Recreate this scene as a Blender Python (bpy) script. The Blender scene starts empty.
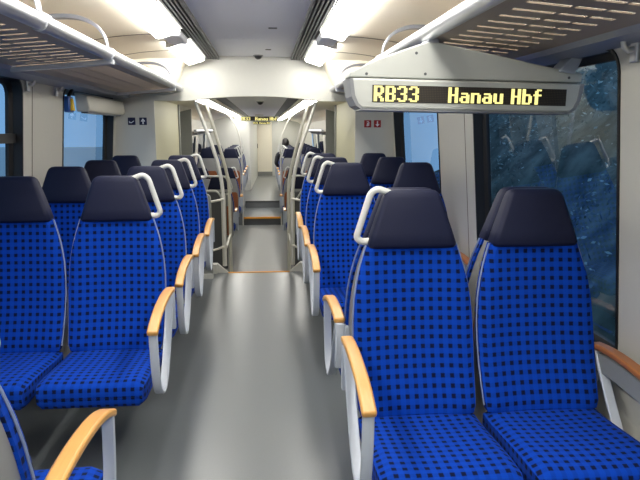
import bpy, bmesh, math, random
from mathutils import Vector, Matrix, noise
random.seed(4)
SC = bpy.context.scene
COL = SC.collection
CX = -0.085                                    # centre line of the carriage
R = math.radians

# ------------------------------------------------------------------ materials
def lin(c):
    return tuple(((v/255)/12.92 if v/255 <= .04045 else ((v/255+.055)/1.055)**2.4) for v in c)
def newmat(name):
    m = bpy.data.materials.new(name); m.use_nodes = True
    nt = m.node_tree
    return m, nt, nt.nodes['Principled BSDF']
def mat(name, rgb, rough=.5, metal=0., spec=.5, noise_amt=.06, nscale=30., bump=0., coat=0.):
    m, nt, b = newmat(name)
    c = lin(rgb)
    tc = nt.nodes.new('ShaderNodeTexCoord')
    nz = nt.nodes.new('ShaderNodeTexNoise'); nz.inputs['Scale'].default_value = nscale; nz.inputs['Detail'].default_value = 3
    nt.links.new(tc.outputs['Object'], nz.inputs['Vector'])
    mx = nt.nodes.new('ShaderNodeMix'); mx.data_type = 'RGBA'
    mx.inputs[6].default_value = (*[v*(1-noise_amt) for v in c], 1)
    mx.inputs[7].default_value = (*[min(1, v*(1+noise_amt)) for v in c], 1)
    nt.links.new(nz.outputs['Fac'], mx.inputs[0])
    nt.links.new(mx.outputs[2], b.inputs['Base Color'])
    b.inputs['Roughness'].default_value = rough; b.inputs['Metallic'].default_value = metal
    b.inputs['Specular IOR Level'].default_value = spec
    b.inputs['Coat Weight'].default_value = coat
    if bump:
        bp = nt.nodes.new('ShaderNodeBump'); bp.inputs['Strength'].default_value = bump; bp.inputs['Distance'].default_value = .002
        nt.links.new(nz.outputs['Fac'], bp.inputs['Height']); nt.links.new(bp.outputs[0], b.inputs['Normal'])
    return m
def emit(name, rgb, s):
    m, nt, b = newmat(name)
    b.inputs['Base Color'].default_value = (.05, .05, .05, 1)
    b.inputs['Emission Color'].default_value = (*rgb, 1); b.inputs['Emission Strength'].default_value = s
    return m
def math_node(nt, op, a, b=None, c=None):
    n = nt.nodes.new('ShaderNodeMath'); n.operation = op
    for i, v in enumerate((a, b, c)):
        if v is None: continue
        if isinstance(v, (int, float)): n.inputs[i].default_value = v
        else: nt.links.new(v, n.inputs[i])
    return n.outputs[0]

def fabric_mat():
    m, nt, b = newmat('woven_blue_squares')
    tc = nt.nodes.new('ShaderNodeTexCoord')
    p = nt.nodes.new('ShaderNodeSeparateXYZ'); nt.links.new(tc.outputs['Object'], p.inputs[0])
    n = nt.nodes.new('ShaderNodeSeparateXYZ'); nt.links.new(tc.outputs['Normal'], n.inputs[0])
    side = math_node(nt, 'GREATER_THAN', math_node(nt, 'ABSOLUTE', n.outputs[0]), .75)
    up = math_node(nt, 'GREATER_THAN', math_node(nt, 'ABSOLUTE', n.outputs[2]), .7)
    def pick(f, a, c):                          # f ? c : a
        return math_node(nt, 'ADD', math_node(nt, 'MULTIPLY', a, math_node(nt, 'SUBTRACT', 1, f)), math_node(nt, 'MULTIPLY', c, f))
    u = pick(side, p.outputs[0], p.outputs[1]); v = pick(up, p.outputs[2], p.outputs[1])
    P = .0352
    def tri(t, off):
        s = math_node(nt, 'FRACT', math_node(nt, 'ADD', math_node(nt, 'DIVIDE', t, P), off))
        return math_node(nt, 'ABSOLUTE', math_node(nt, 'SUBTRACT', s, .5))
    nz = nt.nodes.new('ShaderNodeTexNoise'); nz.inputs['Scale'].default_value = 330; nz.inputs['Detail'].default_value = 2
    nt.links.new(tc.outputs['Object'], nz.inputs['Vector'])
    wob = math_node(nt, 'MULTIPLY', math_node(nt, 'SUBTRACT', nz.outputs['Fac'], .5), .10)
    a = math_node(nt, 'ADD', tri(u, .5), wob); c = math_node(nt, 'ADD', tri(v, .25), wob)
    def soft(t, w):
        mr = nt.nodes.new('ShaderNodeMapRange'); mr.interpolation_type = 'SMOOTHSTEP'
        nt.links.new(t, mr.inputs[0]); mr.inputs[1].default_value = w-.08; mr.inputs[2].default_value = w+.08
        mr.inputs[3].default_value = 1; mr.inputs[4].default_value = 0
        return mr.outputs[0]
    sq = math_node(nt, 'MULTIPLY', soft(a, .235), soft(c, .235))
    thread = math_node(nt, 'MULTIPLY', math_node(nt, 'MAXIMUM', soft(a, .22), soft(c, .22)), .22)
    fac = math_node(nt, 'MAXIMUM', sq, thread)
    mx = nt.nodes.new('ShaderNodeMix'); mx.data_type = 'RGBA'
    mx.inputs[6].default_value = (*lin((0, 57, 160)), 1)
    mx.inputs[7].default_value = (*lin((4, 16, 50)), 1)
    nt.links.new(fac, mx.inputs[0]); nt.links.new(mx.outputs[2], b.inputs['Base Color'])
    b.inputs['Roughness'].default_value = .9; b.inputs['Specular IOR Level'].default_value = .15; b.inputs['Sheen Weight'].default_value = .02
    b.inputs['Sheen Tint'].default_value = (.4, .55, 1, 1)
    bp = nt.nodes.new('ShaderNodeBump'); bp.inputs['Strength'].default_value = .25; bp.inputs['Distance'].default_value = .002
    nt.links.new(nz.outputs['Fac'], bp.inputs['Height']); nt.links.new(bp.outputs[0], b.inputs['Normal'])
    return m

def wood_mat(name, c1, c2, rough=.35):
    m, nt, b = newmat(name)
    tc = nt.nodes.new('ShaderNodeTexCoord')
    mp = nt.nodes.new('ShaderNodeMapping'); mp.inputs['Scale'].default_value = (90, 6, 60)
    nz = nt.nodes.new('ShaderNodeTexNoise'); nz.inputs['Scale'].default_value = 1.2; nz.inputs['Detail'].default_value = 5
    nt.links.new(tc.outputs['Object'], mp.inputs[0]); nt.links.new(mp.outputs[0], nz.inputs['Vector'])
    mx = nt.nodes.new('ShaderNodeMix'); mx.data_type = 'RGBA'
    mx.inputs[6].default_value = (*lin(c1), 1); mx.inputs[7].default_value = (*lin(c2), 1)
    nt.links.new(nz.outputs['Fac'], mx.inputs[0]); nt.links.new(mx.outputs[2], b.inputs['Base Color'])
    b.inputs['Roughness'].default_value = rough
    return m

def glass_mat(name, tint, boost):
    m, nt, b = newmat(name)
    nt.nodes.remove(b)
    tr = nt.nodes.new('ShaderNodeBsdfTransparent'); tr.inputs[0].default_value = (*tint, 1)
    gl = nt.nodes.new('ShaderNodeBsdfGlossy'); gl.inputs[0].default_value = (1, 1, 1, 1); gl.inputs['Roughness'].default_value = .0
    fr = nt.nodes.new('ShaderNodeFresnel'); fr.inputs[0].default_value = 1.5
    fac = math_node(nt, 'MINIMUM', math_node(nt, 'MULTIPLY', fr.outputs[0], boost), 1)
    mx = nt.nodes.new('ShaderNodeMixShader')
    nt.links.new(fac, mx.inputs[0]); nt.links.new(tr.outputs[0], mx.inputs[1]); nt.links.new(gl.outputs[0], mx.inputs[2])
    nt.links.new(mx.outputs[0], nt.nodes['Material Output'].inputs[0])
    return m

def led_panel_mat():
    m, nt, b = newmat('led_panel_dark_dots')
    tc = nt.nodes.new('ShaderNodeTexCoord')
    vo = nt.nodes.new('ShaderNodeTexVoronoi'); vo.inputs['Scale'].default_value = 147; vo.inputs['Randomness'].default_value = 0
    nt.links.new(tc.outputs['Object'], vo.inputs['Vector'])
    mr = nt.nodes.new('ShaderNodeMapRange'); nt.links.new(vo.outputs['Distance'], mr.inputs[0])
    mr.inputs[1].default_value = .3; mr.inputs[2].default_value = .5
    mx = nt.nodes.new('ShaderNodeMix'); mx.data_type = 'RGBA'
    mx.inputs[6].default_value = (*lin((70, 60, 44)), 1); mx.inputs[7].default_value = (*lin((26, 22, 16)), 1)
    nt.links.new(mr.outputs[0], mx.inputs[0]); nt.links.new(mx.outputs[2], b.inputs['Base Color'])
    b.inputs['Roughness'].default_value = .6
    return m

M = dict(
    fabric=fabric_mat(),
    leather=mat('dark_plum_leatherette', (22, 26, 50), .55, nscale=250, noise_amt=.12, bump=.15, spec=.22),
    shell=mat('grey_seat_shell', (132, 132, 130), .4),
    rim=mat('pale_edge_piping', (112, 126, 158), .4),
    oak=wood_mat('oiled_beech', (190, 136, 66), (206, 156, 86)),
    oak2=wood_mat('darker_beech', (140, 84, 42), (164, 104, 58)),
    brown=wood_mat('brown_laminate', (120, 66, 30), (150, 88, 44)),
    arm=mat('light_grey_plastic', (178, 184, 192), .4),
    handle=mat('pale_grey_handle', (196, 197, 192), .35),
    beige=mat('partition_beige', (196, 193, 164), .5, noise_amt=.02),
    white=mat('off_white_panel', (196, 196, 189), .5, noise_amt=.02),
    cream=mat('cream_panel', (236, 229, 211), .5, noise_amt=.02),
    wallp=mat('warm_white_wall', (186, 184, 174), .45, noise_amt=.02),
    ceil=mat('grey_white_ceiling', (226, 227, 232), .55, noise_amt=.02),
    vent=mat('vent_grey', (78, 78, 78), .5),
    ventdark=mat('vent_slot_black', (26, 26, 27), .8),
    floor=mat('speckled_grey_floor', (100, 104, 106), .32, nscale=140, noise_amt=.13, spec=.9),
    floor2=mat('dark_grey_floor', (112, 115, 114), .32, nscale=140, noise_amt=.12, spec=.9),
    black=mat('black_rubber', (18, 18, 20), .5),
    seam=mat('dark_seam', (92, 86, 76), .7),
    alu=mat('satin_aluminium', (196, 198, 204), .34, metal=.75),
    railblue=mat('rail_grey', (150, 155, 168), .4, metal=.4),
    tray=mat('taupe_rack_tray', (158, 143, 128), .5, metal=.1),
    steel=mat('brushed_steel', (212, 210, 202), .35, metal=.45),
    greyp=mat('mid_grey_panel', (128, 130, 126), .5),
    darkp=mat('dark_grey_panel', (70, 72, 74), .5),
    yellow=mat('yellow_edge_strip', (222, 150, 40), .5),
    sign=mat('sign_housing_grey', (176, 178, 172), .42, noise_amt=.02),
    signb=mat('sign_end_grey', (120, 122, 124), .42),
    led=led_panel_mat(),
    ledon=emit('led_yellow', (1.0, .90, .30), 1.25),
    lamp=emit('lamp_diffuser', (1.0, .97, .91), 20.0),
    lamp2=emit('far_lamp_diffuser', (1.0, .97, .90), 9.0),
    lamp3=emit('end_lamp_diffuser', (1.0, .97, .90), 24.0),
    navy=mat('navy_sign', (16, 26, 66), .5),
    red=mat('red_sign', (150, 26, 30), .5),
    inkw=mat('white_print', (225, 228, 235), .5),
    yel=mat('signal_yellow', (226, 186, 40), .5),
    bluep=mat('blue_plastic', (40, 90, 170), .3),
    glass=glass_mat('window_glass', (.68, .88, 1.0), 1.5),
    slab=mat('pale_concrete', (190, 190, 186), .8, nscale=3),
    skin=mat('skin', (190, 140, 115), .5),
    hair=mat('dark_hair', (26, 22, 22), .6, nscale=200, noise_amt=.3),
    coat=mat('dark_coat', (38, 40, 48), .8),
)

# ------------------------------------------------------------------ geometry helpers
def obj(name, bm, m, parent=None, smooth=None, bevel=0, seg=2):
    me = bpy.data.meshes.new(name)
    bmesh.ops.recalc_face_normals(bm, faces=bm.faces[:])
    bm.to_mesh(me); bm.free()
    o = bpy.data.objects.new(name, me); COL.objects.link(o)
    for mm in (m if isinstance(m, (list, tuple)) else [m]): me.materials.append(mm)
    if parent: o.parent = parent
    if bevel:
        md = o.modifiers.new('Bevel', 'BEVEL'); md.width = bevel; md.segments = seg; md.limit_method = 'ANGLE'; md.angle_limit = R(40)
        if smooth is None: smooth = 50
    if smooth:
        for p in me.polygons: p.use_smooth = True
        me.set_sharp_from_angle(angle=R(smooth))
    return o
def empty(name, loc=(0, 0, 0), rz=0):
    o = bpy.data.objects.new(name, None); COL.objects.link(o); o.empty_display_size = .1
    o.location = loc; o.rotation_euler = (0, 0, rz); return o
def tag(o, label, cat, group=None, kind=None):
    o['label'] = label; o['category'] = cat
    if group: o['group'] = group
    if kind: o['kind'] = kind
    return o
def struct(o):
    o['kind'] = 'structure'; return o
def BM(): return bmesh.new()
def box(bm, x0, x1, y0, y1, z0, z1, mi=0):
    v = [bm.verts.new((x, y, z)) for z in (z0, z1) for y in (y0, y1) for x in (x0, x1)]
    for q in ((0, 2, 3, 1), (4, 5, 7, 6), (0, 1, 5, 4), (2, 6, 7, 3), (0, 4, 6, 2), (1, 3, 7, 5)):
        bm.faces.new([v[i] for i in q]).material_index = mi
    return bm
def cbox(*a): return box(BM(), *a)
def loft(bm, rings, cap=True, closed=True):
    vs = [[bm.verts.new(p) for p in r] for r in rings]
    n = len(vs[0])
    for a, b in zip(vs, vs[1:]):
        for i in range(n if closed else n-1):
            j = (i+1) % n
            bm.faces.new((a[i], a[j], b[j], b[i]))
    if cap and closed:
        bm.faces.new(vs[0][::-1]); bm.faces.new(vs[-1])
    return bm
def fillet(pts, r, n=5):
    pts = [Vector(p) for p in pts]; out = [pts[0]]
    for a, b, c in zip(pts, pts[1:], pts[2:]):
        d1 = (a-b); d2 = (c-b); t = min(r, d1.length*.49, d2.length*.49)
        p = b+d1.normalized()*t; q = b+d2.normalized()*t
        for i in range(n+1):
            s = i/n; out.append(p*(1-s)**2+b*2*s*(1-s)+q*s*s)
    out.append(pts[-1]); return out
def tube(bm, pts, r, n=10, up=Vector((0.13, .21, 1))):
    pts = [Vector(p) for p in pts]; rings = []
    u = None
    for i, p in enumerate(pts):
        t = (pts[min(i+1, len(pts)-1)]-pts[max(i-1, 0)]).normalized()
        if u is None:
            u = t.cross(up).normalized()
        else:
            u = (u-t*u.dot(t)).normalized()
        w = t.cross(u)
        rr = r[i] if isinstance(r, (list, tuple)) else r
        rings.append([p+u*math.cos(2*math.pi*k/n)*rr+w*math.sin(2*math.pi*k/n)*rr for k in range(n)])
    return loft(bm, rings)
def bar(bm, path, t, x0, x1):
    """a flat bar: path of (y,z) points, thickness t, running from x0 to x1"""
    P = [Vector(p) for p in path]; L, Rr = [], []
    for i, p in enumerate(P):
        d = (P[min(i+1, len(P)-1)]-P[max(i-1, 0)]).normalized(); nn = Vector((-d.y, d.x))
        L.append(p+nn*t/2); Rr.append(p-nn*t/2)
    rings = [[(x0, a.x, a.y), (x1, a.x, a.y), (x1, b.x, b.y), (x0, b.x, b.y)] for a, b in zip(L, Rr)]
    return loft(bm, rings)
def smooth_path(pts, n=4):
    P = [Vector(p) for p in pts]; out = []
    for i in range(len(P)-1):
        a = P[max(i-1, 0)]; b = P[i]; c = P[i+1]; d = P[min(i+2, len(P)-1)]
        for k in range(n):
            t = k/n
            out.append(.5*((2*b)+(c-a)*t+(2*a-5*b+4*c-d)*t*t+(3*b-a-3*c+d)*t**3))
    out.append(P[-1]); return out
def lerp(tab, z):
    for (a, *va), (b, *vb) in zip(tab, tab[1:]):
        if z <= b:
            s = (z-a)/(b-a); s = max(0, s)
            return [p+(q-p)*s for p, q in zip(va, vb)]
    return list(tab[-1][1:])
def copy_tree(o, parent=None):
    c = o.copy(); COL.objects.link(c); c.parent = parent
    for ch in list(o.children): copy_tree(ch, c)
    return c

# ------------------------------------------------------------------ the train seat
# local frame: origin on the floor, the sitter looks along -y
PROF = [  # z, half width, front face y
    (.43, .222, .078), (.47, .224, .094), (.50, .226, .108), (.60, .230, .150), (.70, .2325, .180), (.78, .231, .198), (.85, .226, .212),
    (.92, .215, .225), (.98, .201, .236), (1.04, .182, .247), (1.075, .170, .252)]
def backrest_bm():
    rings = []
    zs = [.425, .44, .47]+[.47+(1.06-.47)*i/20 for i in range(1, 21)]
    for k, z in enumerate(zs):
        hw, yf = lerp(PROF, z)
        ins = .02 if k == 0 else (.006 if k == 1 else 0)
        ring = []
        n = 14
        for i in range(n+1):                    # front, left to right
            s = -1+2*i/n
            bol = .016*abs(s)**3*(1 if z < .95 else .5)      # side bolsters stand forward
            y = yf-bol+.012*(1-s*s)
            e = max(0, abs(s)-.86)/.14
            y += .022*e*e+ins
            ring.append((s*(hw-ins), y, z))
        ring += [(hw-ins, yf+.050, z), (-hw+ins, yf+.050, z)]
        rings.append(ring)
    return loft(BM(), rings)
def shell_bm():
    rings = []
    for z in [.30, .34, .40]+[.45+.65*i/14 for i in range(15)]:
        hw, yf = lerp(PROF, max(z, .44)); hw -= .010
        y0 = yf+.046; y1 = max(.318, y0+.012)
        hb = hw-.014
        rings.append([(-hw, y0, z), (hw, y0, z), (hw, y0+.008, z), (hb, y1-.006, z), (hb-.014, y1, z), (-hb+.014, y1, z), (-hb, y1-.006, z), (-hw, y0+.008, z)])
    return loft(BM(), rings)
def piping_bm(s):
    pts = []
    for i in range(24):
        z = .46+.60*i/23; hw, yf = lerp(PROF, z)
        pts.append((s*(hw+.002), yf+.022, z))
    return tube(BM(), pts, .004, 6)
def headrest_bm():
    rings = []
    tab = [(1.048, .156, .250, .024), (1.052, .167, .240, .040), (1.066, .1715, .233, .050), (1.11, .157, .238, .049), (1.19, .130, .248, .045),
           (1.24, .113, .255, .041), (1.258, .104, .261, .036), (1.267, .093, .268, .029), (1.271, .076, .277, .018)]
    for z, hw, yf, th in tab:
        yb = yf+th*1.72; r = min(.02, hw*.3, (yb-yf)*.4); ring = []
        for cx, cy, a0 in ((hw-r, yb-r, 0), (-hw+r, yb-r, 90), (-hw+r, yf+r, 180), (hw-r, yf+r, 270)):
            for k in range(5):
                a = R(a0+22.5*k); ring.append((cx+r*math.cos(a), cy+r*math.sin(a), z))
        rings.append(ring)
    return loft(BM(), rings)
def cushion_bm():
    rings = []
    sec = [(-.380, .380, .408), (-.377, .362, .432), (-.366, .353, .448), (-.335, .350, .457), (-.24, .352, .457), (-.09, .356, .445), (.03, .356, .436), (.12, .358, .436)]
    for y, zb, zt in sec:
        hw = .226-.012*max(0, (-.33-y)/.05)
        ring = []
        n = 12
        for i in range(n+1):
            s = -1+2*i/n
            e = max(0, abs(s)-.84)/.16
            ring.append((s*hw, y, zt+.006*abs(s)**2-.02*e*e))
        ring += [(hw, y, zb+.02), (hw-.02, y, zb), (-hw+.02, y, zb), (-hw, y, zb+.02)]
        rings.append(ring)
    return loft(BM(), rings)
ARM_TOP = smooth_path([(.215, .706), (.12, .716), (.0, .716), (-.14, .704), (-.25, .680), (-.325, .650)], 4)
ARM_LOOP = smooth_path([(-.305, .652), (-.300, .57), (-.286, .47), (-.255, .38), (-.19, .335), (-.11, .338), (-.02, .41), (.09, .55), (.185, .694)], 4)

def make_seat(aisle, s, grab=True):
    """s = local x side of the armrest; aisle seats also carry the grab handle on that side"""
    t = empty('train_seat')
    obj('backrest', backrest_bm(), M['fabric'], t, smooth=40)
    sh = obj('back_shell', shell_bm(), M['shell'], t, smooth=35)
    pb = BM()
    rings = []
    for z, hw in ((.335, .18), (.345, .192), (.70, .204), (.76, .196), (.80, .17)):
        rings.append([(-hw, .316, z), (hw, .316, z), (hw, .326, z), (-hw, .326, z)])
    loft(pb, rings)
    obj('back_panel', pb, M['brown'], sh)['label'] = 'brown wood laminate panel on seat back'
    for q in (-1, 1): obj('edge_piping', piping_bm(q), M['rim'], t, smooth=60)
    obj('headrest', headrest_bm(), M['leather'], t, smooth=50)
    obj('seat_cushion', cushion_bm(), M['fabric'], t, smooth=45)
    x = s*.2575; w = .0235
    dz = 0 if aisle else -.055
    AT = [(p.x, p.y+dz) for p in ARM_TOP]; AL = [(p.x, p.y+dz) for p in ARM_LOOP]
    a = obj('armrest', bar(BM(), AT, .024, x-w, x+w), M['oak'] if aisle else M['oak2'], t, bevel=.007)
    lb = bar(BM(), AL, .013, x-.019, x+.019)
    bar(lb, [(.212, .696+dz), (.215, .60), (.215, .50)], .03, x-.019, x+.019)
    box(lb, min(x-.019*s, x-.05*s), max(x-.019*s, x-.05*s), .18, .24, .52, .69+dz)
    obj('armrest_frame', lb, M['arm'], t, bevel=.004)
    if not aisle:
        obj('armrest_panel', bar(BM(), [(q[0], q[1]-.062) for q in AT[2:-2]], .075, x-.012, x+.012), M['greyp'], t, bevel=.003)
    if aisle and grab:
        hp = fillet([(s*.070, .288, 1.252), (s*.134, .288, 1.276), (s*.160, .288, 1.258), (s*.213, .288, 1.088), (s*.194, .288, 1.070), (s*.145, .288, 1.074)], .032, 5)
        obj('grab_handle', tube(BM(), hp, .0135, 10), M['handle'], t, smooth=60)
    if aisle:
        hb = box(BM(), *sorted((-s*.226, -s*.240)), .215, .26, .675, .70)
        obj('hinge_bracket', hb, M['arm'], t, bevel=.003)
    b = BM()
    box(b, -.19, .19, -.22, .26, .330, .355)
    if aisle: box(b, *sorted((-s*.236, s*.20)), .06, .16, .285, .335)
    else: box(b, *sorted((-s*.232, s*.31)), .06, .16, .285, .335)
    obj('seat_base', b, M['darkp'], t, bevel=.006)
    return t

LA, LW = CX-.658, CX-1.143
RA, RW = CX+.643, CX+1.13
protos = {}
def seat(side, aisle, y, z, away, label, group):
    x = {('L', 1): LA, ('L', 0): LW, ('R', 1): RA, ('R', 0): RW}[(side, aisle)]
    s = 1 if (side == 'L') == bool(aisle) else -1          # armrest towards the aisle or towards the wall
    if away: s = -s
    k = (aisle, s, 'back to back' not in label)
    if k not in protos:
        o = protos[k] = make_seat(*k)
    else:
        o = copy_tree(protos[k])
    o.location = (x, y, z); o.rotation_euler = (0, 0, math.pi if away else 0)
    tag(o, label, 'seat', group)
    return o
G1 = 'blue seats of the near section'
seat('L', 1, 1.49, 0, 1, 'blue aisle seat seen from behind at the lower left corner of the photo', G1)
LY = [2.87, 3.69, 4.51, 5.34]
nm = ['first', 'second', 'third', 'fourth']
for i, y in enumerate(LY):
    seat('L', 1, y, 0, 0, f'blue patterned aisle seat, {nm[i]} facing the camera left of the aisle', G1)
    seat('L', 0, y, 0, 0, f'blue patterned window seat, {nm[i]} facing the camera along the left wall', G1)
seat('R', 1, 2.05, 0, 0, 'large front blue aisle seat facing the camera right of the aisle', G1)
seat('R', 0, 2.05, 0, 0, 'large front blue window seat facing the camera at the right wall', G1)
seat('R', 1, 2.705, 0, 1, 'blue aisle seat turned away, back to back behind the large front aisle seat', G1)
seat('R', 0, 2.705, 0, 1, 'blue window seat turned away, back to back behind the large front window seat', G1)
RY = [3.98, 4.83, 5.68]
for i, y in enumerate(RY):
    seat('R', 1, y, 0, 0, f'blue aisle seat with white handle, {nm[i]} row beyond the back-to-back pair on the right', G1)
    seat('R', 0, y, 0, 0, f'blue window seat, {nm[i]} row beyond the back-to-back pair on the right', G1)
G2 = 'blue seats of the lower entrance section'
for i, y in enumerate((10.15, 12.35)):
    for sd, w in (('L', 'left'), ('R', 'right')):
        for a, aw in ((1, 'aisle'), (0, 'window')):
            seat(sd, a, y, -.5, 1, f'{aw} seat turned away on the low floor {w} of the aisle, {("nearer","farther")[i]} row', G2)
G3 = 'small distant seats beyond the far steps'
for i, y in enumerate((13.62, 14.50, 15.55, 16.5)):
    for sd, w in (('L', 'left'), ('R', 'right')):
        for a, aw in ((1, 'aisle'), (0, 'window')):
            seat(sd, a, y, -.17, 1, f'distant {aw} seat turned away {w} of the aisle, {nm[i]} row past the far steps', G3)
for i, y in enumerate((17.4, 18.4)):
    for a, aw in ((1, 'aisle'), (0, 'window')):
        seat('R', a, y, -.17, 1, f'distant {aw} seat at right opposite the far cabin, {("nearer","farther")[i]} row', G3)

# ------------------------------------------------------------------ room shell
ZS, ZT = .55, 1.90
def wx(z): return 1.455-(z-ZS)*.105/1.33                # half width of the leaning wall
Y0, Y1 = -2.6, 6.35
# floor
struct(obj('floor', cbox(CX-1.5, CX+1.5, Y0, 6.47, -.08, 0), M['floor']))
fb = BM()
box(fb, CX-1.5, CX+1.5, 6.9, 13.05, -.58, -.5)
struct(obj('floor', fb, M['floor2']))
sb = BM()
box(sb, CX-.62, CX+.62, 6.47, 6.72, -.5, -.17); box(sb, CX-.62, CX+.62, 6.72, 7.0, -.5, -.335)
struct(obj('floor', sb, M['floor2']))
fb = BM()
box(fb, CX-.40, CX+.40, 13.05, 14.62, -.5, -.335)
box(fb, CX-1.5, CX-.40, 13.05, 14.62, -.5, -.17); box(fb, CX+.40, CX+1.5, 13.05, 14.62, -.5, -.17)
box(fb, CX-1.5, CX+1.5, 14.62, 23, -.5, -.17)
struct(obj('floor', fb, M['floor']))
rb = cbox(CX-.40, CX+.40, 13.04, 13.05, -.5, -.36)
struct(obj('trim_4', rb, M['darkp']))
struct(obj('trim_1', cbox(CX-.325, CX+.325, 6.452, 6.482, -.02, .006), M['yellow']))
struct(obj('trim_2', cbox(CX-.41, CX+.41, 13.02, 13.055, -.365, -.328), M['yellow']))
struct(obj('trim_3', cbox(CX-.40, CX+.40, 14.60, 14.63, -.2, -.165), M['darkp']))
for s, n in ((-1, '5'), (1, '6')):                       # raised white kerb by the stair head
    b = BM()
    x = lambda h: CX+s*h
    rr = [[(x(.325), 6.47, 0), (x(.325), 6.52, 0), (x(.44), 6.52, 0), (x(.44), 6.47, 0)],
          [(x(.34), 6.47, .015), (x(.34), 6.52, .015), (x(.44), 6.52, .10), (x(.44), 6.47, .10)]]
    loft(b, rr)
    box(b, *sorted((x(.44), x(1.05))), 6.42, 6.52, 0, .10)
    struct(obj('trim_'+n, b, M['white']))

# side walls with window holes
def rrect(y0, y1, z0, z1, r, n=6):
    out = []
    for cy, cz, a0 in ((y1-r, z1-r, 0), (y0+r, z1-r, 90), (y0+r, z0+r, 180), (y1-r, z0+r, 270)):
        for k in range(n+1):
            a = R(a0+90*k/n); out.append((cy+r*math.cos(a), cz+r*math.sin(a)))
    return out
def wall_with_holes(name, s, ya, yb, zb, zt, holes, m, off=0.):
    cu = bpy.data.curves.new('tmp', 'CURVE'); cu.dimensions = '2D'; cu.fill_mode = 'FRONT'
    for pts in [[(ya, zb), (yb, zb), (yb, zt), (ya, zt)]]+holes:
        sp = cu.splines.new('POLY'); sp.points.add(len(pts)-1); sp.use_cyclic_u = True
        for p, q in zip(sp.points, pts): p.co = (q[0], q[1], 0, 1)
    to = bpy.data.objects.new('tmp', cu); COL.objects.link(to)
    dg = bpy.context.evaluated_depsgraph_get()
    me = bpy.data.meshes.new_from_object(to.evaluated_get(dg))
    bpy.data.objects.remove(to); bpy.data.curves.remove(cu)
    bm = BM(); bm.from_mesh(me); bpy.data.meshes.remove(me)
    for v in bm.verts:
        y, z = v.co.x, v.co.y
        v.co = (CX+s*(wx(z)+off), y, z)
    return struct(obj(name, bm, m))
def pane(g, fc, s, w=None, name='pane'):
    if fc.normal.x*s > 0: fc.normal_flip()
    me = bpy.data.meshes.new(name); g.to_mesh(me); g.free()
    o = bpy.data.objects.new(name, me); COL.objects.link(o); me.materials.append(M['glass']); o.parent = w
    return o
def window(n, s, y0, y1, z0, z1, bar_z=None):
    A = rrect(y0, y1, z0, z1, .10); B = rrect(y0+.012, y1-.012, z0+.012, z1-.012, .09); C = rrect(y0+.04, y1-.04, z0+.04, z1-.04, .07)
    D = .085
    f = BM()
    P = lambda q, d: [(CX+s*(wx(z)+d), y, z) for y, z in q]
    loft(f, [P(A, .002), P(A, -.006), P(B, -.006), P(B, .05), P(C, D-.02), P(C, D), P(A, D)], cap=False)
    if bar_z:
        h = .028
        f2 = BM(); xx = s*(wx(bar_z)+.02)
        box(f, *sorted((CX+s*(wx(bar_z)+.03), CX+s*(wx(bar_z)+.08))), y0+.02, y1-.02, bar_z-h, bar_z+h); f2.free()
    w = struct(obj(f'window_{n}', f, M['black'], smooth=30))
    g = BM(); ring = [g.verts.new(p) for p in P(rrect(y0+.02, y1-.02, z0+.02, z1-.02, .08), D-.01)]
    fc = g.faces.new(ring); g.normal_update()
    pane(g, fc, s, w)
    return w
WZ0, WZ1 = .575, 1.80
winR = [(-1.9, -.25), (.25, 1.62), (2.20, 3.82), (4.62, 6.22)]
winL = [(-1.9, -.25), (.10, 1.70), (2.30, 3.96), (4.72, 6.24)]
k = 1
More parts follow.
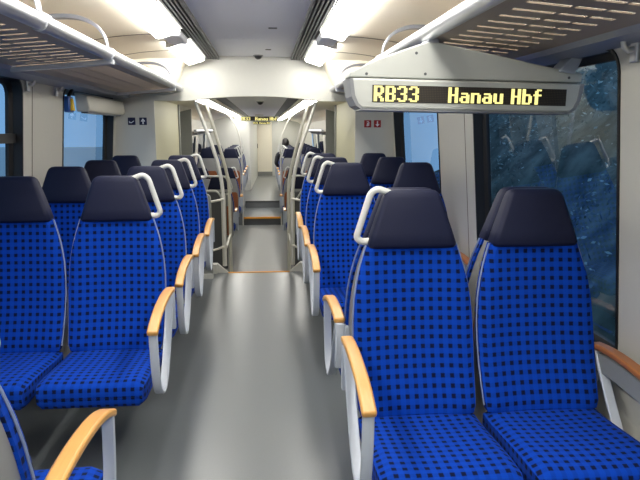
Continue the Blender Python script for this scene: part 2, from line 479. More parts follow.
for s, ws, nmw in ((1, winR, 'right'), (-1, winL, 'left')):
    wall_with_holes('wall_'+nmw, s, Y0, Y1+.05, ZS, ZT, [rrect(a+.003, b-.003, WZ0+.003, WZ1-.003, .10) for a, b in ws], M['wallp'])
    for a, b in ws:
        window(k, s, a, b, WZ0, WZ1, 1.445 if s < 0 and abs(a-2.30) < .01 else None); k += 1
    lb = BM()
    xs = [(1.40, 0), (1.40, .18), (1.455, .24), (1.455, .40), (1.475, .55)]
    loft(lb, [[(CX+s*h, y, z) for h, z in xs]+[(CX+s*1.55, y, .55), (CX+s*1.55, y, 0)] for y in (Y0, Y1+.05)])
    struct(obj('wall_'+nmw, lb, M['wallp']))
    # pale vertical wall seams at the window pillars
    for y in ((2.02, 1.86, 4.0) if s > 0 else (2.13, 4.12)):
        q = BM()
        loft(q, [[(CX+s*(wx(z)-.0015), y-.004, z), (CX+s*(wx(z)-.0015), y+.004, z), (CX+s*(wx(z)+.003), y+.004, z), (CX+s*(wx(z)+.003), y-.004, z)] for z in (.56, 1.84)])
        struct(obj(f'trim_{int(y*10)+100+(0 if s>0 else 1)}', q, M['seam']))
    # window pillars: raised cover between the windows
    # cove from wall top to lamp
    prof = [(1.350, 1.885), (1.335, 1.95), (1.27, 2.03), (1.15, 2.085), (.98, 2.12), (.80, 2.14), (.60, 2.150)]
    pts = smooth_path([(a, b, 0) for a, b in prof], 4)
    cb = BM()
    loft(cb, [[(CX+s*p.x, y, p.y) for p in pts]+[(CX+s*.60, y, 2.3), (CX+s*1.55, y, 2.3), (CX+s*1.55, y, 1.885)] for y in (Y0, Y1+.05)])
    struct(obj('ceiling', cb, M['cream'], smooth=40))
    for y in (4.55, 5.45):
        q = BM()
        loft(q, [[(CX+s*p.x, y-.004, p.y-.003), (CX+s*p.x, y+.004, p.y-.003), (CX+s*p.x, y+.004, p.y+.003), (CX+s*p.x, y-.004, p.y+.003)] for p in pts])
        struct(obj(f'trim_{int(y*100)+(0 if s>0 else 1)}', q, M['seam']))
    # rounded corner panel between cove and bulkhead
    q = BM(); rings = []
    plan = smooth_path([(1.335, 5.50, 0), (1.26, 5.60, 0), (1.10, 5.76, 0), (.88, 5.95, 0), (.76, 6.10, 0), (.69, 6.34, 0)], 4)
    for z, dx in ((1.86, .115), (1.93, .075), (2.0, .035), (2.07, .005), (2.16, -.03)):
        rings.append([(CX+s*(p.x+dx*(1.335-p.x)/.645), p.y, z) for p in plan]+[(CX+s*1.4, 6.36, z)])
    loft(q, rings)
    struct(obj('ceiling', q, M['cream'], smooth=50))
# centre ceiling
cb = BM()
for a, b in ((Y0, 1.2), (1.206, 5.10), (5.106, 6.36)):
    box(cb, CX-.355, CX+.355, a, b, 2.2, 2.26)
struct(obj('ceiling', cb, M['ceil']))
struct(obj('ceiling', cbox(CX-.7, CX+.7, Y0, 6.4, 2.262, 2.32), M['ventdark']))
for a, b, y in ((.12, .18, 4.55), (.10, .15, 5.75)):
    struct(obj(f'trim_{int(y*100)}', cbox(CX+a, CX+b, y, y+.035, 2.195, 2.2), M['vent']))
# vents
for s, w in ((-1, 'left'), (1, 'right')):
    v = empty('air_vent', (CX+s*.42, 2, 2.2))
    tag(v, f'long dark slotted air vent in the ceiling beside the {w} lamps', 'air vent', 'ceiling air vents')
    b = BM()
    for i in range(6):
        xx = -.062+i*.0248
        box(b, xx-.0065, xx+.0065, Y0-2, 6.34-2, -.03, .004)
    obj('grille', b, M['vent'], v)
    obj('duct', cbox(-.068, .068, Y0-2, 6.34-2, -.01, .04), M['ventdark'], v)
# lamps
def lamp(s, ya, yb, label, key='lamp'):
    t = empty('ceiling_lamp', (CX+s*.535, ya, 2.14)); L = yb-ya
    tag(t, label, 'ceiling lamp', 'strip lamps along the ceiling')
    b = BM()
    loft(b, [[(-s*.05, y, .03), (-s*.05, y, .012), (-s*.025, y, -.002), (s*.02, y, -.014), (s*.085, y, -.034), (s*.105, y, -.032), (s*.112, y, .03)] for y in (0.0, L)])
    obj('diffuser', b, M[key], t, smooth=30)
    for ye in (-.012, L):
        e = BM()
        loft(e, [[(-s*.054, y, .03), (-s*.054, y, .010), (-s*.027, y, -.005), (s*.02, y, -.018), (s*.086, y, -.039), (s*.109, y, -.037), (s*.117, y, .03)] for y in (ye, ye+.012)])
        obj('end_cap', e, M['white'], t)
    obj('housing', box(BM(), -.065, .075, 0, L, .03, .05), M['white'], t)
    return t
for s, w in ((-1, 'left'), (1, 'right')):
    lamp(s, -2.5, 4.47, f'long glowing ceiling lamp nearest the camera on the {w}')
    lamp(s, 4.92, 6.22, f'short glowing ceiling lamp by the cross beam on the {w}')
    c = obj('lamp_cover', cbox(-.07, .07, 0, .43, -.018, .03), M['ceil'], None, bevel=.012)
    c.location = (CX+s*.55, 4.48, 2.142); tag(c, f'grey cover block between the two {w} ceiling lamps', 'lamp cover', 'lamp covers')
# cross beam with arched underside
b = BM()
arch = []
for i in range(25):
    x = -.86+1.72*i/24
    arch.append((x, 1.775+.045*(1-min(1, abs(x)/.66)**2)))
arch = [(-1.5, 1.775)]+arch+[(1.5, 1.775)]
rings = [[(CX+x, 6.345, z) for x, z in arch]+[(CX+1.5, 6.345, 2.32), (CX-1.5, 6.345, 2.32)],
         [(CX+x, 6.46, z) for x, z in arch]+[(CX+1.5, 6.46, 2.32), (CX-1.5, 6.46, 2.32)]]
loft(b, rings)
struct(obj('wall_back', b, M['white']))
def dome(loc, r, label):
    bm = BM(); bmesh.ops.create_uvsphere(bm, u_segments=20, v_segments=10, radius=r)
    bmesh.ops.delete(bm, geom=[v for v in bm.verts if v.co.z > .001], context='VERTS')
    t = empty('ceiling_camera', loc); obj('dome', bm, M['black'], t, smooth=60)
    rb = BM(); tube(rb, [(0, 0, -.006), (0, 0, .004)], r*1.25, 20, up=Vector((1, 0, 0)))
    obj('mounting_ring', rb, M['signb'], t, smooth=40)
    tag(t, label, 'camera dome', 'dark camera domes'); return t
dome((CX+.03, 6.22, 2.197), .038, 'small dark dome on the ceiling in front of the cross beam')
dome((CX+.03, 8.0, 1.836), .038, 'small dark dome on the lower ceiling beyond the cross beam')

# partitions beside the aisle, at the end of the near section
for s, w in ((-1, 'left'), (1, 'right')):
    b = BM()
    box(b, *sorted((CX+s*1.0, CX+s*1.5)), 6.36, 8.05, -.5, 1.80)
    struct(obj('wall_'+w, b, M['beige']))
    b = cbox(*sorted((CX+s*.998, CX+s*1.47)), 6.345, 6.36, 0, 1.775)
    struct(obj('wall_'+w, b, M['white']))
    b = cbox(*sorted((CX+s*.985, CX+s*1.005)), 8.05, 8.13, -.5, 1.80)
    struct(obj('trim_%s' % ('7' if s < 0 else '8'), b, M['greyp']))
    # low entrance wall, door and far partition
    b = cbox(*sorted((CX+s*1.02, CX+s*1.45)), 9.66, 9.70, -.5, 1.84)
    struct(obj('wall_'+w, b, M['greyp']))
    b = cbox(*sorted((CX+s*1.44, CX+s*1.50)), 8.05, 9.66, -.5, 1.84)
    d = struct(obj('door_%d' % (1 if s < 0 else 2), b, M['white']))
    obj('handle', cbox(*sorted((CX+s*1.42, CX+s*1.44)), 8.8, 8.86, .45, .75), M['steel'], d)
    # far walls
    hol = [rrect(10.2, 11.7, .35, 1.35, .1), rrect(12.0, 13.4, .35, 1.35, .1), rrect(13.9, 15.4, .55, 1.45, .1), rrect(15.8, 17.2, .55, 1.45, .1)]
    cu_name = 'wall_'+w
    wall_with_holes(cu_name, s, 9.7, 23, -.5, 1.9, hol, M['wallp'], off=-.03)
    for hh in hol:
        g = BM(); fc = g.faces.new([g.verts.new((CX+s*(wx(z)-.01), y, z)) for y, z in hh]); g.normal_update()
        struct(pane(g, fc, s, None, 'window_%d' % k)); k += 1
# far ceiling, lower
cb = BM(); box(cb, CX-.34, CX+.34, 6.46, 23, 1.84, 1.9)
struct(obj('ceiling', cb, M['ceil']))
for s, w in ((-1, 'left'), (1, 'right')):
    b = cbox(*sorted((CX+s*.34, CX+s*.49)), 6.46, 22.6, 1.85, 1.9)
    struct(obj('ceiling', b, M['darkp']))
    cb = BM()
    pts = [(.49, 1.825), (.52, 1.822), (.66, 1.815), (1.0, 1.80), (1.25, 1.74), (1.42, 1.62)]
    loft(cb, [[(CX+s*x, y, z) for x, z in pts]+[(CX+s*1.5, y, 1.62), (CX+s*1.5, y, 1.95), (CX+s*.49, y, 1.95)] for y in (6.46, 23)])
    struct(obj('ceiling', cb, M['cream']))
    for i, (ya, yb) in enumerate(((6.9, 8.6), (8.75, 11.2), (11.35, 14.2), (14.35, 22.3))):
        t = empty('ceiling_lamp', (CX+s*.585, ya, 1.815))
        tag(t, f'glowing lamp strip in the far low ceiling on the {w}, {nm[i]} beyond the cross beam', 'ceiling lamp', 'strip lamps along the ceiling')
        obj('diffuser', cbox(-.07, .07, 0, yb-ya, -.02, .0), M['lamp2' if i < 2 else 'lamp3'], t)
        obj('housing', cbox(-.078, .078, -.02, yb-ya+.02, -.006, .008), M['white'], t)
# far racks over the low floor
for s, w in ((-1, 'left'), (1, 'right')):
    t = empty('luggage_rack', (CX, 0, 0))
    tag(t, f'small distant luggage rack on the {w} wall beyond the steps', 'luggage rack', 'far luggage racks')
    obj('front_tube', tube(BM(), [(s*.98, 9.75, 1.47), (s*.98, 12.9, 1.47)], .025, 10), M['alu'], t, smooth=60)
    obj('tray', cbox(*sorted((s*1.0, s*1.335)), 9.75, 12.9, 1.44, 1.455), M['tray'], t)
    for j in (10.2, 11.3, 12.4):
        obj('bracket', cbox(*sorted((s*.99, s*1.335)), j-.02, j+.02, 1.405, 1.44), M['alu'], t)
    # invented dark walls outside, added only to block the sky and darken far windows
    struct(obj('wall_'+w, cbox(*sorted((CX+s*1.95, CX+s*2.2)), 10.6, 24, -1.2, 3.0), M['darkp']))
# end wall with door
b = BM()
box(b, CX-1.5, CX-.25, 22.6, 22.7, -.17, 1.84); box(b, CX+.33, CX+1.5, 22.6, 22.7, -.17, 1.84); box(b, CX-.25, CX+.33, 22.6, 22.7, 1.75, 1.84)
struct(obj('wall_back', b, M['white']))
d = struct(obj('door_3', cbox(CX-.25, CX+.33, 22.62, 22.68, -.17, 1.75), M['cream']))
obj('handle', cbox(CX-.22, CX-.18, 22.59, 22.63, .82, .98), M['black'], d)
obj('kick_plate', cbox(CX-.25, CX+.33, 22.605, 22.62, -.17, -.02), M['greyp'], d)
# far cabin on the left
b = BM()
loft(b, [[(CX-.33, 17.2, z), (CX-.20, 22.6, z), (CX-1.45, 22.6, z), (CX-1.45, 17.2, z)] for z in (-.17, 1.82)])
struct(obj('wall_left', b, M['white']))
# wall behind the camera
struct(obj('wall_front', cbox(CX-1.5, CX+1.5, Y0-.1, Y0, 0, 2.3), M['white']))

# ------------------------------------------------------------------ half-height panels and poles at the stair head
for s, w in ((-1, 'left'), (1, 'right')):
    t = empty('half_height_screen', (CX+s*.72, 6.25, 0))
    tag(t, f'low grey screen panel behind the last seat row {w} of the aisle', 'screen', 'low screens by the steps')
    b = BM(); xi = -s*.255; xo = s*.27
    rr = fillet([(xo, 0, .04), (xo, 0, .86), (xi, 0, .86), (xi, 0, .04)], .05, 5)
    loft(b, [[(p.x, y, p.z) for p in rr] for y in (-.02, .02)])
    obj('panel', b, M['greyp'], t, bevel=.006)
    obj('foot_rail', box(BM(), *sorted((xi, xo)), -.035, .035, 0, .05), M['white'], t)
    for z in (.28, .78):
        obj('clamp', tube(BM(), [(xi+s*.02, .0, z), (xi-s*.045, .10, z), (xi-s*.105, .23, z)], .012, 8), M['steel'], t, smooth=60)
    t = empty('grab_pole', (CX+s*.36, 6.5, 0))
    tag(t, f'curved steel pole at the top of the steps {w} of the aisle', 'grab pole', 'curved grab poles at the steps')
    pth = smooth_path([(0, 0, .10), (0, 0, .45), (0, 0, .80), (s*.025, 0, 1.05), (s*.085, 0, 1.29), (s*.165, 0, 1.53), (s*.25, 0, 1.77)], 5)
    obj('pole', tube(BM(), pth, .019, 12), M['steel'], t, smooth=60)
    obj('sleeve', tube(BM(), [(0, 0, .07), (0, 0, .84)], .024, 12), M['steel'], t, smooth=60)
    t2 = empty('grab_pole', (CX+s*.36, 7.6, -.5))
    tag(t2, f'curved steel pole at the foot of the steps {w} of the aisle', 'grab pole', 'curved grab poles at the steps')
    pth = smooth_path([(0, 0, 0), (0, 0, .6), (0, 0, 1.25), (s*.03, 0, 1.5), (s*.09, 0, 1.74), (s*.16, 0, 2.0), (s*.245, 0, 2.30)], 5)
    obj('pole', tube(BM(), pth, .019, 12), M['steel'], t2, smooth=60)
    obj('link_bar', tube(BM(), [(0, 0, .72), (0, -1.08, .72)], .014, 8), M['steel'], t2, smooth=60)
    # screen with tubular rail on the low floor
    t = empty('low_partition', (CX+s*.9, 8.9, -.5))
    tag(t, f'dark low partition with tubular top rail {w} of the aisle beyond the steps', 'partition', 'partitions with tube rails')
    obj('panel', cbox(-.42, .42, -.02, .02, 0, 1.12), M['darkp'], t, bevel=.008)
    for z, dx in ((1.34, 0), (1.22, .12)):
        pass
    xi = -s*.42
    obj('rail', tube(BM(), fillet([(s*.40, 0, 1.08), (s*.40, 0, 1.34), (xi, 0, 1.34), (xi-s*.085, 0, 1.10), (xi+s*.02, 0, 1.08)], .05, 5), .014, 8), M['handle'], t, smooth=60)
    obj('rail', tube(BM(), fillet([(s*.42, -.35, 1.17), (xi+s*.10, -.35, 1.17), (xi+s*.04, -.30, 1.05), (xi+s*.04, 0, 1.02)], .05, 5), .012, 8), M['handle'], t, smooth=60)
    # far tall curved bars
    t = empty('grab_pole', (CX+s*.40, 12.9, -.5))
    tag(t, f'thin curved pole by the far steps {w} of the aisle', 'grab pole', 'thin far poles')
    obj('pole', tube(BM(), smooth_path([(0, 0, 0), (0, 0, 1.4), (s*.05, 0, 1.9), (s*.22, 0, 2.25), (s*.42, 0, 2.32)], 6), .015, 8), M['steel'], t, smooth=60)

# ------------------------------------------------------------------ luggage racks
def rack(s, w, ya, yb, joints, secs, dx=0, hoops=()):
    t = empty('luggage_rack', (CX+dx, 0, 0)); X = lambda h: s*h
    tag(t, f'slatted metal luggage rack above the {w} windows', 'luggage rack', 'luggage racks')
    tp = [(X(.725), ya, 1.885), (X(.725), yb-.06, 1.885)]
    obj('front_tube', tube(BM(), tp, .031, 16), M['alu'], t, smooth=60)
    b = BM()
    loft(b, [[(X(h), y, z) for h, z in ((1.20, 1.832), (1.22, 1.80), (1.34, 1.785), (1.362, 1.80), (1.362, 1.86), (1.25, 1.86))] for y in (ya, yb)])
    obj('wall_rail', b, M['railblue'], t)
    for i, (a, c, per, gap) in enumerate(secs):
        b = BM(); y = a
        z = lambda h: 1.868-(h-.70)*.085
        def slab(h0, h1, y0, y1):
            loft(b, [[(X(h0), yy, z(h0)), (X(h1), yy, z(h1)), (X(h1), yy, z(h1)-.005), (X(h0), yy, z(h0)-.005)] for yy in (y0, y1)])
        slab(.735, .80, a, c); slab(1.12, 1.225, a, c)
        slab(.93, .945, a, c); slab(1.03, 1.042, a, c)
        while y < c-.001:
            slab(.80, 1.12, y, min(y+per-gap, c)); y += per
        obj('tray', b, M['tray'], t)
    for i, j in enumerate(joints+list(hoops)):
        b = BM()
        tube(b, [(X(.725), j-.03, 1.885), (X(.725), j+.03, 1.885)], .037, 16)
        if j in joints: loft(b, [[(X(h), y, z) for h, z in ((.70, 1.86), (1.22, 1.812), (1.22, 1.792), (.70, 1.835))] for y in (j-.022, j+.022)])
        obj('joint_bracket', b, M['alu'], t, smooth=40)
        hp = smooth_path([(X(.725), j, 1.90), (X(.738), j, 1.97), (X(.79), j, 2.035), (X(.90), j, 2.07), (X(1.08), j, 2.055), (X(1.22), j, 1.99), (X(1.30), j, 1.90)], 5)
        hb = BM(); rings = []
        for p in hp: rings.append([(p.x, p.y-.028, p.z-.010), (p.x, p.y+.028, p.z-.010), (p.x, p.y+.028, p.z+.010), (p.x, p.y-.028, p.z+.010)])
        loft(hb, rings)
        obj('divider_hoop', hb, M['railblue'], t, smooth=50)
    b = BM()
    loft(b, [[(X(h), y, z) for h, z in hz] for y, hz in ((yb-.065, ((.69, 1.865), (.70, 1.915), (1.25, 1.86), (1.25, 1.80), (.80, 1.835))), (yb-.01, ((.715, 1.868), (.73, 1.90), (1.25, 1.855), (1.25, 1.805), (.82, 1.838))))])
    obj('end_cap', b, M['white'], t, bevel=.01)
    return t
rkL = rack(-1, 'left', -2.4, 6.33, [3.45, 5.75], [(-2.4, 3.43, .105, .026), (3.47, 5.73,   .062, .015), (5.77, 6.27,   .062, .015)], hoops=(2.45,))
rkR = rack(1, 'right', -2.4, 6.33, [3.62, 5.75], [(-2.4, 2.9, .105, .026), (2.9, 3.60, .105, .026), (3.64, 5.73,   .062, .015), (5.77, 6.27,   .062, .015)], dx=.03)
def hook(s, y, label):
    t = empty('coat_hook', (CX+s*(wx(1.78)-.002), y, 1.775))
    tag(t, label, 'coat hook', 'coat hooks under the racks')
    obj('plate', cbox(*sorted((0, -s*.012)), -.022, .022, -.05, .035), M['alu'], t, bevel=.004)
    obj('peg', tube(BM(), fillet([(-s*.008, 0, .0), (-s*.045, 0, -.02), (-s*.052, 0, .022)], .015), [.011]*8, 8) if False else tube(BM(), [(-s*.008, 0, -.005), (-s*.03, 0, -.012), (-s*.045, 0, .0), (-s*.05, 0, .02)], .010, 8), M['steel'], t, smooth=60)
hook(-1, 4.02, 'steel coat hook nearer the camera on the left window pillar')
hook(-1, 4.55, 'steel coat hook on the left wall beside the blue hammer holder')
hook(1, 2.10, 'steel coat hook on the right window pillar under the rack')

# ------------------------------------------------------------------ destination displays
GL = {
'R': ["#####.", "##..##", "##..##", "##..##", "#####.", "####..", "##.##.", "##..##", "##..##"],
'B': ["#####.", "##..##", "##..##", "##..##", "#####.", "##..##", "##..##", "##..##", "#####."],
'3': [".####.", "##..##", "....##", "....##", "..###.", "....##", "....##", "##..##", ".####."],
'H': ["##..##", "##..##", "##..##", "##..##", "######", "##..##", "##..##", "##..##", "##..##"],
'a': ["......", "......", "......", ".####.", "....##", ".#####", "##..##", "##..##", ".#####"],
'n': ["......", "......", "......", "#####.", "##..##", "##..##", "##..##", "##..##", "##..##"],
'u': ["......", "......", "......", "##..##", "##..##", "##..##", "##..##", "##..##", ".#####"],
'b': ["##....", "##....", "##....", "#####.", "##..##", "##..##", "##..##", "##..##", "#####."],
'f': ["..###.", ".##...", ".##...", "#####.", ".##...", ".##...", ".##...", ".##...", ".##..."],
}
def led_text(x0, z0, d, words, y, yo, parent):
    """dots of size d; words = [(column, text)]; z0 = bottom row"""
    for c0, txt in words:
        c = c0
        for ch in txt:
            bm = BM()
            for r, row in enumerate(GL[ch]):
                for q, v in enumerate(row):
                    if v == '#':
                        x = x0+(c+q)*d; z = z0+(8-r)*d
                        box(bm, x, x+d, y-yo, y, z, z+d)
            bmesh.ops.remove_doubles(bm, verts=bm.verts[:], dist=d*.05)
            obj('letter', bm, M['ledon'], parent)
            c += 7
def prism(bm, poly, y0, y1):
    return loft(bm, [[(x, y, z) for x, z in poly] for y in (y0, y1)])
# near display (local origin at the middle of the rack bracket)
SX, SY = .83, 2.52
t = empty('destination_display', (SX, SY, 1.64)); t.rotation_euler = (0, R(.9), R(1.5))
tag(t, 'grey illuminated destination display hanging under the right luggage rack', 'destination display', 'destination displays')
L, Rr = -.485, .475
low = [(L-.008, .052), (L+.006, -.02), (L+.02, -.05), (L+.045, -.066), (Rr-.05, -.066), (Rr-.015, -.05), (Rr+.0, -.015), (Rr+.008, .052)]
obj('housing', prism(BM(), low, 0, .16), M['sign'], t, bevel=.008)
up = [(L-.008, .056), (Rr+.008, .056), (Rr+.008, .095), (Rr-.12, .113), (L+.37, .196), (L+.30, .20), (L+.10, .128), (L-.005, .075)]
obj('upper_cover', prism(BM(), up, .012, .15), M['sign'], t, bevel=.006)
for q, (a, b_) in enumerate(((L-.012, L+.03), (Rr-.03, Rr+.012))):
    s = -1 if q == 0 else 1
    xo = L-.012 if s < 0 else Rr+.012
    poly = [(xo, .05), (xo-s*.012, -.02), (xo-s*.03, -.055), (xo-s*.055, -.070), (xo-s*.062, -.066), (xo-s*.04, -.045), (xo-s*.026, -.015), (xo-s*.016, .05)]
    obj('end_trim', prism(BM(), poly, -.004, .162), M['signb'], t)
obj('bottom_trim', prism(BM(), [(L+.04, -.066), (Rr-.045, -.066), (Rr-.045, -.073), (L+.04, -.073)], -.003, .162), M['signb'], t)
D0, D1 = L+.083, L+.083+.815
lp = obj('led_panel', prism(BM(), [(D0, -.040), (D1, -.040), (D1, .027), (D0, .027)], -.002, .03), M['led'], t)
led_text(D0+.006, -.037, .0068, [(0, 'RB33'), (45, 'Hanau'), (84, 'Hbf')], -.002, .002, lp)
for x, z in ((L+.06, .07), (L+.30, .075), (Rr-.05, .075), (L+.26, .155)):
    obj('screw', tube(BM(), [(x, .010, z), (x, .016, z)], .006, 8, up=Vector((1, 0, 0))), M['darkp'], t)
b = BM(); prism(b, [(L+.305, .19), (L+.365, .19), (L+.355, .232), (L+.315, .232)], .04, .12)
obj('hanger', b, M['alu'], t, bevel=.006)
b = BM(); prism(b, [(Rr-.10, .10), (Rr-.03, .09), (Rr+.0, .155), (Rr-.05, .157)], .0, .10)
obj('hanger', b, M['arm'], t, bevel=.006)
# far displays under the far ceiling
def far_display(x0, x1, y, z0, z1, d, words, off, label):
    t = empty('destination_display', ((x0+x1)/2, y, z1)); w = (x1-x0)/2; h = z1-z0
    tag(t, label, 'destination display', 'destination displays')
    obj('housing', prism(BM(), [(-w, 0), (-w+.03, -h), (w-.03, -h), (w, 0)], 0, .12), M['sign'], t, bevel=.006)
    lp = obj('led_panel', prism(BM(), [(-w+.05, -h+.012), (w-.05, -h+.012), (w-.05, -.012), (-w+.05, -.012)], -.004, .03), M['led'], t)
    led_text(-w+.06+off, -h+.02, d, words, -.004, .003, lp)
    obj('hanger', box(BM(), -.1, .1, .03, .09, 0, 1.84-z1), M['sign'], t)
far_display(-.60, .34, 15.0, 1.68, 1.80, .0088, [(0, 'RB33'), (40, 'Hanau'), (79, 'Hbf')], -.04, 'distant yellow lit display under the low ceiling above the aisle')
far_display(-.42, .20, 19.6, 1.64, 1.74, .0058, [(0, 'RB33'), (36, 'Hanau'), (75, 'Hbf')], -.02, 'smallest yellow lit display just below the distant one, before the end door')

# ------------------------------------------------------------------ small wall fittings
def pict(name, x, z, m, shapes, label, group):
    t = empty(name, (x, 6.345, z))
    tag(t, label, 'sign', group)
    obj('plate', cbox(-.036, .036, -.004, 0, -.036, .036), m, t, bevel=.003)
    b = BM()
    for poly in shapes: prism(b, poly, -.0055, -.003)
    obj('pictogram', b, M['inkw'], t)
up_arrow = [[(-.006, -.028), (.006, -.028), (.006, .008), (-.006, .008)], [(-.022, .0), (-.014, -.004), (0, .012), (.014, -.004), (.022, .0), (0, .028)]]
seatp = [[(-.022, -.018), (.004, -.018), (.008, -.008), (-.014, -.008), (-.018, .002), (-.026, .002)], [(.008, -.012), (.024, .0), (.022, .006), (.004, -.004)]]
dn_arrow = [[(-.006, .028), (.006, .028), (.006, -.008), (-.006, -.008)], [(-.022, -.004), (.022, -.004), (0, -.028)]]
ext = [[(-.012, -.022), (-.002, -.026), (.004, .006), (-.004, .012)], [(.006, -.024), (.014, -.018), (.016, .018), (.008, .02)], [(-.010, .016), (.008, .022), (.008, .027), (-.010, .022)]]
pict('wall_sign', -1.305, 1.575, M['navy'], seatp, 'small navy square sign with a white figure, outer one on the left end wall', 'navy pictogram signs')
pict('wall_sign', -1.195, 1.575, M['navy'], up_arrow, 'small navy square sign with a white upward arrow on the left end wall', 'navy pictogram signs')
pict('wall_sign', 1.04, 1.552, M['red'], ext, 'small red square sign with a pale extinguisher mark on the right end wall', 'red pictogram signs')
pict('wall_sign', 1.14, 1.552, M['red'], dn_arrow, 'small red square sign with a white downward arrow on the right end wall', 'red pictogram signs')
# roller blind box
t = empty('roller_blind', (CX-wx(1.7)+.005, 5.02, 1.632))
tag(t, 'white roller blind box over the farther left window', 'blind')
b = BM(); loft(b, [[(0, y, 0), (.09, y, .0), (.10, y, .03), (.085, y, .125), (.03, y, .143), (-.01, y, .143)] for y in (0, 1.24)])
obj('box', b, M['wallp'], t, bevel=.008)
obj('pull_bar', cbox(.02, .07, .05, 1.19, -.012, 0.002), M['signb'], t)
# emergency hammer
t = empty('emergency_hammer', (CX-wx(1.68)+.004, 4.82, 1.66))
tag(t, 'yellow emergency hammer in a clear blue holder by the left window', 'emergency hammer')
obj('holder', cbox(-.01, .03, -.065, .045, -.04, .075), M['bluep'], t, bevel=.008)
b = BM(); loft(b, [[(.028, -.042, -.028), (.05, -.042, -.028), (.05, .012, -.028), (.028, .012, -.028)], [(.028, -.026, .06), (.046, -.026, .06), (.046, -.006, .06), (.028, -.006, .06)]])
obj('hammer_handle', b, M['yel'], t, bevel=.004)
obj('hook', tube(BM(), smooth_path([(.01, -.01, .07), (.03, -.01, .105), (.03, .02, .125), (.02, .05, .12), (.01, .055, .125)], 4), .013, 8), M['black'], t, smooth=60)

# ------------------------------------------------------------------ a passenger far down the carriage, seen from behind
def person(loc):
    bm = BM()
    P = {'pelvis': (0, -.02, .50), 'belly': (0, .02, .66), 'chest': (0, .05, .86), 'neckb': (0, .05, 1.03), 'neck': (0, .03, 1.12),
         'sl': (-.19, .05, .99), 'el': (-.24, .0, .74), 'hl': (-.17, -.22, .66), 'sr': (.19, .05, .99), 'er': (.24, .0, .74), 'hr': (.17, -.22, .66),
         'kl': (-.11, -.42, .54), 'al': (-.11, -.40, .10), 'tl': (-.11, -.54, .05), 'kr': (.11, -.42, .54), 'ar': (.11, -.40, .10), 'tr': (.11, -.54, .05)}
    rad = {'pelvis': .15, 'belly': .14, 'chest': .155, 'neckb': .075, 'neck': .05, 'sl': .07, 'el': .048, 'hl': .034, 'sr': .07, 'er': .048, 'hr': .034,
           'kl': .07, 'al': .045, 'tl': .035, 'kr': .07, 'ar': .045, 'tr': .035}
    V = {k_: bm.verts.new(p) for k_, p in P.items()}
    for a, b in (('pelvis', 'belly'), ('belly', 'chest'), ('chest', 'neckb'), ('neckb', 'neck'), ('chest', 'sl'), ('sl', 'el'), ('el', 'hl'), ('chest', 'sr'), ('sr', 'er'), ('er', 'hr'),
                 ('pelvis', 'kl'), ('kl', 'al'), ('al', 'tl'), ('pelvis', 'kr'), ('kr', 'ar'), ('ar', 'tr')):
        bm.edges.new((V[a], V[b]))
    order = list(P)
    o = obj('person', bm, M['coat'])
    me = o.data
    md = o.modifiers.new('Skin', 'SKIN')
    if not me.skin_vertices:
        me.attributes.new if False else None
    bpy.context.view_layer.objects.active = o
    if not me.skin_vertices: bpy.ops.mesh.customdata_skin_add()
    for i, k_ in enumerate(order):
        me.skin_vertices[0].data[i].radius = (rad[k_], rad[k_])
    me.skin_vertices[0].data[0].use_root = True
    sd = o.modifiers.new('Sub', 'SUBSURF'); sd.levels = 1; sd.render_levels = 2
    o.location = loc; o.rotation_euler = (0, 0, math.pi)
    h = BM(); bmesh.ops.create_uvsphere(h, u_segments=20, v_segments=14, radius=1)
    for v in h.verts:
        x, y, z = v.co
        jaw = 1-.22*max(0, -z)
        v.co = (x*.078*jaw, y*.098-(.012*max(0, -z)), z*.118)
        if y < -.9 and abs(z) < .35: v.co.y -= .014*(1-abs(x)*3 if abs(x) < .33 else 0)
    hd = obj('head', h, M['skin'], o, smooth=60); hd.location = (0, 0, 1.235)
    for sx in (-1, 1):
        e = BM(); bmesh.ops.create_uvsphere(e, u_segments=8, v_segments=6, radius=.013)
        ee = obj('eye', e, M['inkw'], hd, smooth=60); ee.location = (sx*.03, -.086, .008)
    hr = BM(); bmesh.ops.create_uvsphere(hr, u_segments=24, v_segments=16, radius=1)
    bmesh.ops.delete(hr, geom=[v for v in hr.verts if v.co.y < -.55 and v.co.z < .45], context='VERTS')
    for v in hr.verts:
        d = 1+.06*noise.noise(v.co*6)
        v.co = (v.co.x*.092*d, v.co.y*.110*d+.012, v.co.z*.122*d+.012)
    hh = obj('hair', hr, M['hair'], hd, smooth=60)
    tag(o, 'person with short dark hair sitting far down the carriage, seen from behind', 'person')
    return o
person((RA-.06, 15.51, -.085))

# ------------------------------------------------------------------ outside
m, nt, b = newmat('bank_earth')
tc = nt.nodes.new('ShaderNodeTexCoord'); nz = nt.nodes.new('ShaderNodeTexNoise'); nz.inputs['Scale'].default_value = 2.5; nz.inputs['Detail'].default_value = 8
nt.links.new(tc.outputs['Object'], nz.inputs['Vector'])
cr = nt.nodes.new('ShaderNodeValToRGB'); nt.links.new(nz.outputs['Fac'], cr.inputs[0])
cr.color_ramp.elements[0].position = .35; cr.color_ramp.elements[0].color = (.025, .045, .04, 1)
cr.color_ramp.elements[1].position = .7; cr.color_ramp.elements[1].color = (.16, .20, .18, 1)
nt.links.new(cr.outputs[0], b.inputs['Base Color']); b.inputs['Roughness'].default_value = .95
M['bank'] = m
def leafmat():
    m, nt, b = newmat('leaves')
    g = nt.nodes.new('ShaderNodeNewGeometry')
    cr = nt.nodes.new('ShaderNodeValToRGB'); nt.links.new(g.outputs['Random Per Island'], cr.inputs[0])
    cr.color_ramp.elements[0].color = (.03, .055, .05, 1); cr.color_ramp.elements[1].color = (.36, .46, .44, 1)
    e = cr.color_ramp.elements.new(.6); e.color = (.08, .13, .12, 1)
    nt.links.new(cr.outputs[0], b.inputs['Base Color']); b.inputs['Roughness'].default_value = .6
    return m
M['leaf'] = leafmat()
bk = BM()
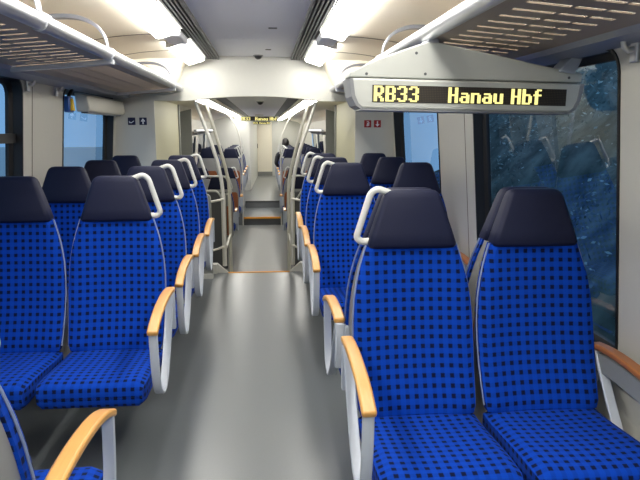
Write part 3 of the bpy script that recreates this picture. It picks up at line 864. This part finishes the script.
def bank(y, t):                                 # t 0..1 up the slope
    x = 2.4+t*4.6; z = -1.1+(t**.85)*5.2*(1-.8*max(0, min(1, (y/x-3.0)/.45)))
    return Vector((x+.35*noise.noise(Vector((y*.5, t*3, 1))), y, z+.3*noise.noise(Vector((y*.6, t*4, 5)))))
NY, NT = 70, 26
G = [[bk.verts.new(bank(-3+y*26/NY, t/NT)) for t in range(NT+1)] for y in range(NY+1)]
for i in range(NY):
    for j in range(NT): bk.faces.new((G[i][j], G[i+1][j], G[i+1][j+1], G[i][j+1]))
struct(obj('hill', bk, M['bank'], smooth=80))
lf = BM()
for i in range(30000):
    y = random.uniform(-1, 20); tt = random.random()
    p = bank(y, tt)
    dens = noise.noise(Vector((y*.9, tt*5, 9)))
    if dens < -.25: continue
    p = p+Vector((-random.random()*.5*(dens+.3), random.uniform(-.05, .05), random.random()*.7*(dens+.35)))
    u = Vector((random.gauss(0, 1), random.gauss(0, 1), random.gauss(0, 1))).normalized(); w = u.orthogonal().normalized()
    a = random.uniform(.012, .04)
    lf.faces.new([lf.verts.new(p+u*a), lf.verts.new(p+w*a*.5), lf.verts.new(p-u*a), lf.verts.new(p-w*a*.5)])
fo = obj('foliage', lf, M['leaf']); tag(fo, 'leafy undergrowth on the bank outside the right windows', 'foliage', kind='stuff')
gb = BM(); box(gb, -60, 2.6, -20, 60, -1.3, -1.2)
struct(obj('ground', gb, M['bank']))
struct(obj('ground', cbox(-40, -1.9, -20, 60, -1.19, -.15), M['slab']))

# ------------------------------------------------------------------ light, world, camera
wd = bpy.data.worlds.new('dusk'); SC.world = wd; wd.use_nodes = True
bg = wd.node_tree.nodes['Background']
bg.inputs[0].default_value = (.32, .54, .86, 1); bg.inputs[1].default_value = 1.0
cam = bpy.data.cameras.new('camera'); co = bpy.data.objects.new('camera', cam); COL.objects.link(co)
cam.sensor_width = 36; cam.lens = 620*36/640; cam.clip_start = .02
co.location = (0, 0, 1.5); co.rotation_euler = (R(90-10.15), 0, R(-4.99))
SC.camera = co
vs = SC.view_settings
vs.view_transform = 'Standard'; vs.look = 'None'; vs.gamma = 1; vs.use_curve_mapping = False; vs.exposure = 0
SC.cycles.use_denoising = True
SC.cycles.max_bounces = 8; SC.cycles.diffuse_bounces = 5; SC.cycles.glossy_bounces = 4; SC.cycles.transparent_max_bounces = 12
SC.cycles.sample_clamp_indirect = 8
